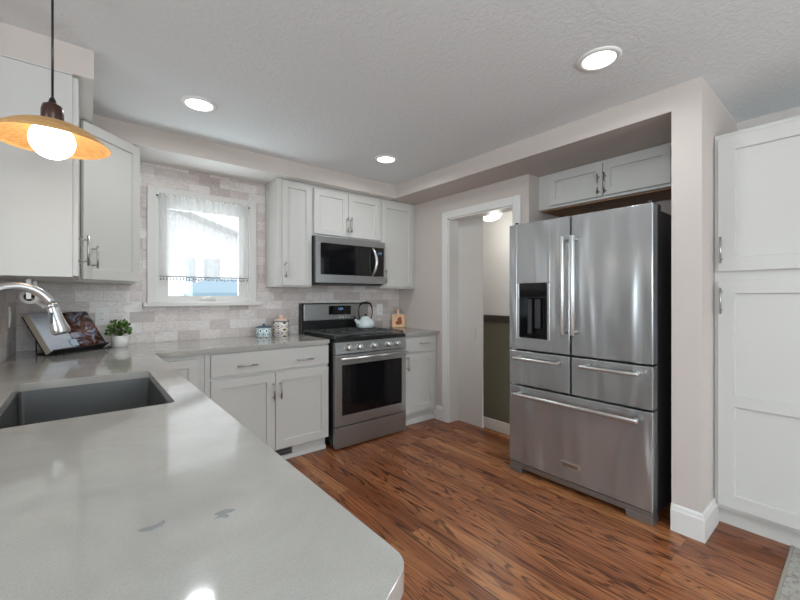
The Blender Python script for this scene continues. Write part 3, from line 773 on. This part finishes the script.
b = MB(); b.lathe([(0, .05), (.024, .05), (.030, .058), (.030, .105), (.026, .122), (.012, .130), (0, .130)], (PX, PY, PZ), 24); build(b, 'socket_cup', M['bronze'], pl)
b = MB(); b.lathe([(.012, .128), (.009, .142), (.004, .152), (0, .152)], (PX, PY, PZ), 12); b.tube([(PX, PY, PZ+.15), (PX, PY, ZC-.02)], .0035, 8); build(b, 'cord', M['black'], pl)
b = MB(); b.lathe([(0, -.03), (.055, -.03), (.06, -.024), (.06, -.001), (0, -.001)], (PX, PY, ZC), 24); build(b, 'ceiling_canopy', M['bronze'], pl)
b = MB(); bz = .004; rb = .0615
b.lathe([(0, bz-rb)] + [(rb*math.sin(PI*i/16), bz-rb*math.cos(PI*i/16)) for i in range(1, 15)] + [(.014, bz+rb*.99)], (PX, PY, PZ), 32); bu = build(b, 'bulb', M['bulb'], pl)
def plight(name, loc, power, r, col, parent):
    l = bpy.data.lights.new(name, 'POINT'); l.energy = power; l.shadow_soft_size = r; l.color = col
    o = bpy.data.objects.new(name, l); COL.objects.link(o); o.parent = parent; o.location = MTX[parent.name].inverted() @ Vector(loc); return o
plight('bulb_glow', (PX, PY, PZ-.075), PEND_W, .05, (1, .86, .66), pl)

cans = [(1.430, -.934, 'round recessed ceiling light nearest the window'), (2.816, -2.630, 'round recessed ceiling light nearest the refrigerator'), (2.839, -.911, 'round recessed ceiling light nearest the doorway corner')]
for i, (x, y, lab) in enumerate(cans):
    if i == 0:
        c0 = thing('recessed_light', lab, 'ceiling light', (x, y, ZC), 0, 'recessed ceiling lights')
        b = MB(); b.lathe([(.072, -.004), (.078, -.010), (.094, -.006), (.098, -.001), (.098, -.0005), (.072, -.0005)], (x, y, ZC), 40); build(b, 'trim_ring', M['white'], c0)
        b = MB(); b.lathe([(0, -.006), (.073, -.005), (.073, -.001), (0, -.001)], (x, y, ZC), 40); build(b, 'lens', M['lens'], c0)
        l = bpy.data.lights.new('downlight', 'AREA'); l.shape = 'DISK'; l.size = .14; l.energy = CAN_W; l.color = (.92, .97, 1); l.spread = 3.0
        lo = bpy.data.objects.new('downlight', l); COL.objects.link(lo); lo.parent = c0; lo.location = (0, 0, -.012)
    else:
        c1 = copy_tree(c0); c1.location = (x, y, ZC); c1['label'] = lab

HX, HY, HZ = 4.40, -.775, 2.20
hl = thing('bowl_ceiling_light', 'glowing glass bowl ceiling light seen through the doorway', 'ceiling light', (HX, HY, 2.36))
b = MB(); b.lathe([(0, -.02), (.06, -.02), (.065, -.012), (.065, 0), (0, 0)], (HX, HY, 2.36), 28); b.tube([(HX, HY, 2.345), (HX, HY, HZ-.03)], .008, 10); build(b, 'ceiling_plate', M['bright'], hl)
b = MB(); b.lathe([(.0, -.095), (.05, -.09), (.10, -.066), (.128, -.03), (.134, 0), (.128, 0), (.095, -.058), (0, -.085)], (HX, HY, HZ), 32); build(b, 'glass_bowl', mat('lit_alabaster', (1, .95, .85), .4, emit=(1, .92, .78), estr=1.3), hl)
b = MB(); b.lathe([(0, -.112), (.008, -.108), (.010, -.10), (.006, -.094), (0, -.093)], (HX, HY, HZ), 12); build(b, 'finial', M['nickel'], hl)
plight('hall_glow', (HX-.05, HY-.1, HZ-.22), HALL_W, .06, (1, .97, .92), hl)

# ------------------------------------------------------------------ outlets and switches
def plate(name, label, mtx, w_, h_, kind, cat):
    root = thing(name, label, cat, tuple(mtx.translation))
    pm = M['almond'] if kind == 2 else M['white']
    b = MB(mtx); b.box(-w_/2, w_/2, -.006, 0, -h_/2, h_/2, .002); build(b, 'cover_plate', pm, root)
    b = MB(mtx)
    if kind == 'outlet':
        for s in (-1, 1):
            b = MB(mtx); b.box(-.017, .017, -.008, -.005, s*.02-.0145, s*.02+.0145, .003); rc = build(b, 'receptacle', M['white'], root)
            for u in (-.006, .006):
                b = MB(mtx); b.box(u-.0012, u+.0012, -.0085, -.007, s*.02-.004, s*.02+.006); build(b, 'slot', M['slot'], rc)
    else:
        for u in ((0,) if kind == 1 else (-.023, .023)):
            b = MB(mtx); b.box(u-.015, u+.015, -.009, -.005, -.033, .033, .002); build(b, 'rocker', pm, root)
T = Matrix.Translation; RZ = lambda a: Matrix.Rotation(a, 4, 'Z')
plate('wall_outlet', 'white wall outlet on the tile behind the potted plant', T((1.0, -.001, 1.122)), .076, .122, 'outlet', 'outlet')
plate('wall_outlet', 'white wall outlet on the tile between kettle and cutting board', T((3.442, -.001, 1.119)), .078, .122, 'outlet', 'outlet')
plate('wall_switch', 'white switch plate on the left side wall tile beside the faucet', T((XL+.001, -.30, 1.145)) @ RZ(PI/2), .076, .122, 1, 'switch')
plate('wall_switch', 'pale double switch plate on the hall wall just inside the doorway', T((3.861, -.955, .90)) @ RZ(-PI/2), .118, .118, 2, 'switch')

# ------------------------------------------------------------------ things on the counters
ZT = .914
# potted plant
pp = thing('potted_plant', 'small leafy green plant in a white pot below the wall outlet', 'plant', (1.095, -.150, ZT))
b = MB(); b.lathe([(0, 0), (.042, 0), (.047, .004), (.052, .08), (.049, .08), (.046, .066), (0, .066)], (1.095, -.15, ZT), 32); build(b, 'pot', mat('white_ceramic', srgb(226, 224, 220), .3), pp)
b = MB(); b.lathe([(0, .069), (.046, .067), (.046, .064), (0, .064)], (1.095, -.15, ZT), 20); build(b, 'soil', mat('dark_soil', (.03, .02, .012), .9), pp)
M['leaf'] = mat('green_leaf', srgb(70, 104, 42), .5)
k = NT(M['leaf']); gi = k.n('ShaderNodeNewGeometry'); k.l(k.ramp(gi.outputs['Random Per Island'], [(0, srgb(48, 80, 30)), (.6, srgb(78, 116, 46)), (1, srgb(124, 156, 72))]), k.b.inputs['Base Color'])
b = MB(); bs = MB()
for i in range(190):
    th = random.uniform(0, 2*PI); ph = math.acos(random.uniform(-.05, 1)); rr = random.uniform(.55, 1)
    c = Vector((1.095 + .068*rr*math.sin(ph)*math.cos(th), -.15 + .068*rr*math.sin(ph)*math.sin(th), ZT+.088 + .098*rr*math.cos(ph)))
    d = Vector((math.sin(ph)*math.cos(th), math.sin(ph)*math.sin(th), math.cos(ph)+.25)).normalized()
    s_ = d.cross(Vector((random.uniform(-1, 1), random.uniform(-1, 1), random.uniform(-1, 1)))).normalized(); n_ = d.cross(s_)
    L = random.uniform(.016, .026); W = L*.38
    t = bmesh.new()
    p = [c, c + d*L*.35 + s_*W + n_*.002, c + d*L*.75 + s_*W*.7, c + d*L + n_*.004, c + d*L*.75 - s_*W*.7, c + d*L*.35 - s_*W + n_*.002, c + d*L*.5 - n_*.003]
    vs = [t.verts.new(q_) for q_ in p]
    for q_ in ((0, 1, 6), (1, 2, 6), (2, 3, 6), (3, 4, 6), (4, 5, 6), (5, 0, 6)): t.faces.new([vs[j] for j in q_])
    b.merge(t, smooth=True)
    if i % 5 == 0: bs.tube([(1.095, -.15, ZT+.066), tuple((Vector((1.095, -.15, ZT+.09))+c)/2), tuple(c)], .0015, 5)
build(b, 'foliage', M['leaf'], pp); build(bs, 'stems', mat('green_stem', srgb(74, 92, 44), .6), pp)

# painted canisters: u around, v up
def painted(name, cols, n_u):
    m = mat(name, cols[0], .25, coat=.3); k = NT(m)
    c = k.n('ShaderNodeTexCoord'); sp = k.n('ShaderNodeSeparateXYZ'); k.l(c.outputs['Object'], sp.inputs[0])
    ang = k.math('MULTIPLY', k.math('ARCTAN2', sp.outputs['Y'], sp.outputs['X']), n_u/(2*PI))
    vv = k.math('MULTIPLY', sp.outputs['Z'], 17.0)
    fu = k.math('ABSOLUTE', k.math('SUBTRACT', k.math('FRACT', k.math('ADD', ang, 50.0)), .5))
    fv = k.math('ABSOLUTE', k.math('SUBTRACT', k.math('FRACT', vv), .5))
    dia = k.math('ADD', fu, fv)
    pat = k.ramp(dia, [(.0, cols[1]), (.13, cols[1]), (.15, cols[0]), (.30, cols[0]), (.32, cols[2]), (.42, cols[2]), (.44, cols[0]), (.80, cols[0]), (.83, cols[3])])
    k.t.nodes[-1].color_ramp.interpolation = 'CONSTANT'
    k.l(pat, k.b.inputs['Base Color']); return m
cA = thing('canister', 'short blue and white patterned canister with a dark lid, left of the taller one', 'canister', (2.098, -.150, ZT))
b = MB(); b.lathe([(0, 0), (.058, 0), (.064, .006), (.064, .078), (.06, .084), (0, .084)], (2.098, -.15, ZT), 36); build(b, 'body', painted('blue_tile_glaze', [srgb(214, 222, 220), srgb(46, 66, 84), srgb(110, 150, 160), srgb(60, 80, 90)], 8), cA)
b = MB(); b.lathe([(.066, .084), (.066, .09), (.05, .098), (.012, .100), (.010, .106), (.014, .114), (0, .118)], (2.098, -.15, ZT), 30); b.lathe([(0, .084), (.066, .084)], (2.098, -.15, ZT), 30); build(b, 'lid', mat('slate_blue_glaze', srgb(70, 88, 98), .3), cA)
cB = thing('canister', 'taller painted canister with orange and blue motifs and a knobbed lid beside the stove', 'canister', (2.262, -.130, ZT))
b = MB(); b.lathe([(0, 0), (.064, 0), (.069, .006), (.069, .118), (.066, .126), (0, .126)], (2.262, -.13, ZT), 36); build(b, 'body', painted('painted_glaze', [srgb(226, 212, 194), srgb(120, 58, 30), srgb(74, 126, 168), srgb(58, 46, 44)], 4), cB)
b = MB(); b.lathe([(.0, .1265), (.071, .1265), (.071, .131), (.068, .133), (0, .133)], (2.262, -.13, ZT), 30); build(b, 'blue_band', mat('blue_glaze', srgb(76, 120, 156), .3), cB)
b = MB(); b.lathe([(0, .1335), (.066, .1335), (.064, .142), (.045, .152), (.016, .156), (.013, .162), (.021, .172), (.019, .182), (0, .187)], (2.262, -.13, ZT), 30); build(b, 'lid', mat('peach_glaze', srgb(220, 186, 166), .3), cB)

# kettle on the back right burner
KX, KY, KZ = 3.095, -.235, .949
kt = thing('kettle', 'pale blue enamel tea kettle with a tall black handle on the back burner', 'kettle', (KX, KY, KZ))
M['enamel'] = mat('pale_blue_enamel', srgb(206, 216, 214), .15, coat=.5)
b = MB(); b.lathe([(0, 0), (.075, 0), (.090, .010), (.096, .032), (.090, .062), (.068, .088), (.046, .098), (.046, .101), (0, .101)], (KX, KY, KZ), 40); build(b, 'body', M['enamel'], kt)
b = MB(); b.lathe([(.047, .101), (.044, .108), (.02, .116), (.006, .118), (0, .118)], (KX, KY, KZ), 30); b.lathe([(0, .1012), (.047, .1012)], (KX, KY, KZ), 30); ld = build(b, 'lid', M['enamel'], kt)
b = MB(); b.lathe([(.004, .117), (.006, .124), (.012, .130), (.010, .138), (0, .141)], (KX, KY, KZ), 16); build(b, 'lid_knob', M['black'], ld)
b = MB(); b.tube([(KX-.078, KY-.01, KZ+.04), (KX-.105, KY-.012, KZ+.058), (KX-.128, KY-.014, KZ+.085), (KX-.138, KY-.015, KZ+.10)], [.022, .018, .013, .011], 14); sp_ = build(b, 'spout', M['enamel'], kt)
b = MB(); b.tube([(KX-.134, KY-.0146, KZ+.095), (KX-.143, KY-.0155, KZ+.11), (KX-.146, KY-.016, KZ+.125)], [.0135, .013, .006], 12); build(b, 'whistle_cap', M['black'], sp_)
b = MB(); hp = [(KX-.066, KY, KZ+.085), (KX-.078, KY, KZ+.12), (KX-.084, KY, KZ+.165), (KX-.076, KY, KZ+.215), (KX-.056, KY, KZ+.243), (KX-.02, KY, KZ+.252), (KX+.02, KY, KZ+.252), (KX+.056, KY, KZ+.243), (KX+.076, KY, KZ+.215), (KX+.084, KY, KZ+.165), (KX+.078, KY, KZ+.12), (KX+.066, KY, KZ+.085)]
b.tube(hp, [.006, .006, .006, .007, .011, .0125, .0125, .011, .007, .006, .006, .006], 12); build(b, 'handle', M['black'], kt)

# cutting board leaning in the corner
lean = .15
cbd = thing('cutting_board', 'small wooden paddle board with a dark burned picture leaning in the corner', 'cutting board', (3.638, -.098, ZT), -.42)
M['board'] = mat('light_maple', srgb(228, 182, 140), .5)
k = NT(M['board']); k.l(k.ramp(k.noise(k.coords((40, 40, 4)), 1.5, 3).outputs['Fac'], [(.3, srgb(226, 176, 134)), (.7, srgb(240, 200, 162))]), k.b.inputs['Base Color'])
LM = Matrix.Rotation(-lean, 4, 'X')
def rpoly(mb, poly, y0, y1, bev=.002):
    t = bmesh.new(); a = [t.verts.new((x, y0, z)) for x, z in poly]; c = [t.verts.new((x, y1, z)) for x, z in poly]
    t.faces.new(a); t.faces.new(c[::-1]); n = len(poly)
    for i in range(n): t.faces.new((a[i], c[i], c[(i+1) % n], a[(i+1) % n]))
    if bev: bmesh.ops.bevel(t, geom=list(t.edges), offset=bev, segments=2, affect='EDGES')
    mb.merge(t)
b = MB(LM); bw = .076
po = [(-bw+.008, .003), (bw-.008, .003), (bw, .011), (bw, .142), (bw-.01, .152), (.016, .154), (.013, .162), (.013, .20), (.008, .208), (-.008, .208), (-.013, .20), (-.013, .162), (-.016, .154), (-bw+.01, .152), (-bw, .142), (-bw, .011)]
rpoly(b, po, 0, .014); bd = build(b, 'board', M['board'], cbd, True)
b = MB(LM); rnd = random.Random(3)
po = [(-.034, .038), (.0, .034), (.036, .040), (.040, .066), (.034, .090), (.040, .112), (.012, .120), (-.004, .108), (-.012, .092), (-.010, .076), (-.034, .070)]
rpoly(b, po, -.0012, .001, 0); build(b, 'burned_picture', mat('burned_brown', srgb(140, 72, 34), .6), bd, True)

# cookbook stand with an open book
bk = thing('cookbook_stand', 'black wire cookbook easel in the counter corner under the diagonal cabinet', 'book stand', (.858, -.247, ZT), PI/4)
# local: +x right along the book, -y towards the room, z up; the page plane leans back
TILT = .60
BM = Matrix.Translation((-.014, -.035, .016)) @ Matrix.Rotation(-TILT, 4, 'X')
M['wire'] = mat('black_wire', (.02, .02, .02), .4)
b = MB()
b.tube([(-.19, -.075, .004), (.19, -.075, .004)], .004, 8); b.tube([(-.15, .10, .004), (.15, .10, .004)], .004, 8)
for x in (-.15, .15):
    b.tube([(x, -.095, .018), (x, -.09, .006), (x, -.075, .004), (x, .10, .004)], .0035, 8)
    b.tube([tuple(BM @ Vector((x, .024, .010))), tuple(BM @ Vector((x, .024, .22)))], .0035, 8)
    b.tube([(x, -.075, .004), tuple(BM @ Vector((x, .024, .010)))], .0035, 8)
    b.tube([tuple(BM @ Vector((x, .026, .18))), (x, .10, .004)], .0035, 8)
b.tube([tuple(BM @ Vector((-.19, .026, .20))), tuple(BM @ Vector((.19, .026, .20)))], .0035, 8)
build(b, 'wire_frame', M['wire'], bk, True)
b = MB(BM); b.box(-.19, .19, -.040, .016, -.007, -.004, .001); b.tube([(-.19, -.041, -.004), (.19, -.041, -.004)], .003, 8); build(b, 'ledge', M['wire'], bk, True)
ob = thing('open_book', 'open cookbook with a text page and a dark photo page on the wire easel', 'book', (.858, -.247, ZT), PI/4)
M['paper'] = mat('page_paper', srgb(222, 226, 234), .6)
k = NT(M['paper']); br = k.n('ShaderNodeTexBrick'); c = k.n('ShaderNodeTexCoord'); mp = k.n('ShaderNodeMapping'); mp.inputs['Rotation'].default_value = (PI/2+TILT, 0, 0)
mp = k.n('ShaderNodeSeparateXYZ'); k.l(c.outputs['Object'], mp.inputs[0])
lines = k.math('FRACT', k.math('MULTIPLY', mp.outputs['Z'], 90.0))
wn = k.noise(k.coords((60, 60, 400)), 1, 2)
ink = k.math('MULTIPLY', k.math('GREATER_THAN', lines, .55), k.math('GREATER_THAN', wn.outputs['Fac'], .44))
k.l(k.mix(srgb(222, 226, 234), srgb(176, 186, 206), k.math('MULTIPLY', ink, .45)), k.b.inputs['Base Color'])
M['pageedge'] = mat('page_edges', srgb(190, 178, 160), .8)
M['photo'] = mat('food_photo', (.1, .05, .03), .25)
k = NT(M['photo']); nn = k.noise(k.coords(loc=(1.3, .2, .7)), 13, 3, .55, 1.6)
k.l(k.ramp(nn.outputs['Fac'], [(.30, srgb(30, 22, 24)), (.44, srgb(84, 48, 40)), (.52, srgb(128, 84, 66)), (.58, srgb(104, 122, 150)), (.64, srgb(190, 190, 200)), (.70, srgb(150, 70, 46)), (.8, srgb(60, 34, 30))]), k.b.inputs['Base Color'])
M['cover'] = mat('book_cover', srgb(60, 50, 50), .5)
def pageblock(sgn, mi):
    """one half of the open book: thick at the outer edge of the left half, curving into the gutter"""
    t = bmesh.new(); n = 10; H = .265; W_ = .19; top = []; bot = []
    for i in range(n+1):
        s = i/n; x = sgn*W_*s
        y = -(.004 + .024*min(1, (s*3.2))**.6 - .004*s)
        top.append(((x, y)))
    fr_ = [[t.verts.new((x, y, z)) for x, y in top] for z in (.0, H)]
    bk_ = [[t.verts.new((x, .012, z)) for x, y in top] for z in (.0, H)]
    for i in range(n):
        f = t.faces.new((fr_[0][i], fr_[0][i+1], fr_[1][i+1], fr_[1][i])); f.material_index = mi; f.smooth = True
        t.faces.new((bk_[0][i], bk_[1][i], bk_[1][i+1], bk_[0][i+1])); t.faces.new((fr_[0][i], bk_[0][i], bk_[0][i+1], fr_[0][i+1])); t.faces.new((fr_[1][i], fr_[1][i+1], bk_[1][i+1], bk_[1][i]))
    t.faces.new((fr_[0][n], bk_[0][n], bk_[1][n], fr_[1][n])); return t
b = MB(BM); b.merge(pageblock(-1, 1)); o = build(b, 'text_page', [M['pageedge'], M['paper']], ob, True); o['label'] = 'pale text page'
b = MB(BM); b.merge(pageblock(1, 1)); o = build(b, 'photo_page', [M['pageedge'], M['photo']], ob, True); o['label'] = 'dark glossy photo page'
b = MB(BM); b.box(-.195, .195, .0125, .017, -.003, .268, .001); build(b, 'cover', M['cover'], ob, True)
b = MB(BM); b.box(-.055, -.008, -.033, -.029, .012, .060, .002)
pc = thing('page_clip', 'small clear square page clip holding the lower edge of the open book', 'page clip', (.858, -.247, ZT), PI/4); build(b, 'clip_tab', mat('pale_blue_acrylic', srgb(176, 198, 214), .15), pc, True)
b = MB(BM); b.tube([(-.008, -.031, .052), (.09, -.031, .052)], .0018, 6); b.tube([(-.03, -.031, .014), (-.03, -.038, .008), (-.03, -.047, .004)], .0018, 6); build(b, 'wire_arm', M['bright'], pc, True)

# paper towel roll under the left wall cabinet
tw = thing('paper_towel_roll', 'nearly empty white paper towel roll hanging under the left wall cabinet', 'paper towel', (.690, -.78, 1.262))
b = MB(T((.690, -.78, 1.262)) @ Matrix.Rotation(PI/2, 4, 'X')); b.lathe([(.021, 0), (.036, 0), (.036, -.27), (.021, -.27), (.021, 0)], (0, 0, 0), 32); build(b, 'paper', mat('white_paper', srgb(232, 230, 226), .8), tw)
b = MB(T((.690, -.78, 1.262)) @ Matrix.Rotation(PI/2, 4, 'X')); b.lathe([(.0195, .001), (.021, .001), (.021, -.271), (.0195, -.271), (.0195, .001)], (0, 0, 0), 28); build(b, 'cardboard_core', mat('brown_card', srgb(96, 78, 64), .8), tw)
b = MB(); t = bmesh.new(); g = []
for i in range(7):
    a = i/6; g.append([t.verts.new((.700+.030*math.sin(a*1.5)+.008, y, 1.232-.03*a)) for y in (-.78, -.51)])
g2 = [[t.verts.new((v.co.x+.0015, v.co.y, v.co.z+.001)) for v in r_] for r_ in g]
for i in range(6):
    t.faces.new((g[i][0], g[i+1][0], g[i+1][1], g[i][1])); t.faces.new((g2[i][0], g2[i][1], g2[i+1][1], g2[i+1][0]))
    t.faces.new((g[i][0], g2[i][0], g2[i+1][0], g[i+1][0])); t.faces.new((g[i][1], g[i+1][1], g2[i+1][1], g2[i][1]))
t.faces.new((g[6][0], g2[6][0], g2[6][1], g[6][1])); b.merge(t); build(b, 'loose_sheet', bpy.data.materials['white_paper'], tw)
th_ = thing('paper_towel_holder', 'metal holder bar fixed under the left wall cabinet carrying the towel roll', 'paper towel holder', (.690, -.64, 1.35))
b = MB(); b.tube([(.690, -.81, 1.262), (.690, -.47, 1.262)], .006, 10); build(b, 'bar', M['nickel'], th_)
for y in (-.81, -.47):
    b = MB(); b.box(.680, .700, y-.004, y+.004, 1.25, 1.352, .002); build(b, 'arm', M['nickel'], th_)

# water spots on the near counter
M['water'] = mat('water', (.25, .25, .245), .12, spec=.25)
def puddle(label, pts):
    c = Vector((sum(p[0] for p in pts)/len(pts), sum(p[1] for p in pts)/len(pts), ZT))
    t = bmesh.new(); v0 = [t.verts.new((x, y, ZT+.0001)) for x, y in pts]; v1 = [t.verts.new((c.x+(x-c.x)*.86, c.y+(y-c.y)*.86, ZT+.0011)) for x, y in pts]
    n = len(pts)
    for i in range(n): t.faces.new((v0[i], v0[(i+1) % n], v1[(i+1) % n], v1[i])).smooth = True
    t.faces.new(v1)
    b = MB(); b.merge(t); o = solo(b, 'water_spot', M['water'], label, 'water spot', tuple(c), 'water spots on the near counter'); return o
def from_px(pts):
    out = []
    cs, sn = math.cos(CAM_YAW), math.sin(CAM_YAW)
    for u, v_ in pts:
        r = (u-400)/F_PX; d = (ZT-1.264)/(-(v_-HOR)/F_PX); out.append((.905 + (r*cs+sn)*d, -3.452 + (-r*sn+cs)*d))
    return out
puddle('small dark water spot on the near counter, left of the other', from_px([(137.5, 530.5), (142, 533), (150, 532), (157, 528.5), (162, 526), (166, 521.5), (164, 520.5), (158, 524), (152, 526.5), (145, 528)]))
puddle('small forked water spot on the near counter, right of the other', from_px([(213, 521), (218, 518), (222, 517.5), (228, 518), (229, 515.5), (225, 513.5), (231, 512), (236.5, 509.5), (232, 508.8), (224, 509.5), (216, 513), (214, 515.5), (219, 514.5), (217, 517)]))

# rug at the right edge
M['rug'] = mat('grey_woven_rug', srgb(150, 145, 138), .95, spec=.1)
k = NT(M['rug']); v = k.coords()
a = k.ramp(k.noise(v, 26, 5, .7, .8).outputs['Fac'], [(.32, srgb(112, 110, 108)), (.46, srgb(160, 155, 148)), (.56, srgb(178, 172, 164)), (.7, srgb(128, 138, 142))])
k.l(a, k.b.inputs['Base Color']); k.bump(k.noise(v, 500, 2).outputs['Fac'], .5, .004)
rg = thing('area_rug', 'grey mottled rug on the wood floor in front of the pantry', 'rug', (2.9, -4.0, 0))
b = MB(); b.box(2.3, 3.655, -4.8, -3.215, .0005, .010, .003); build(b, 'pile', M['rug'], rg)
mb_ = mat('beige_binding', srgb(150, 142, 130), .9)
for ya in (-3.216, -4.813):
    b = MB(); b.box(2.29, 3.660, ya, ya+.014, .0005, .011, .003); build(b, 'bound_edge', mb_, rg)
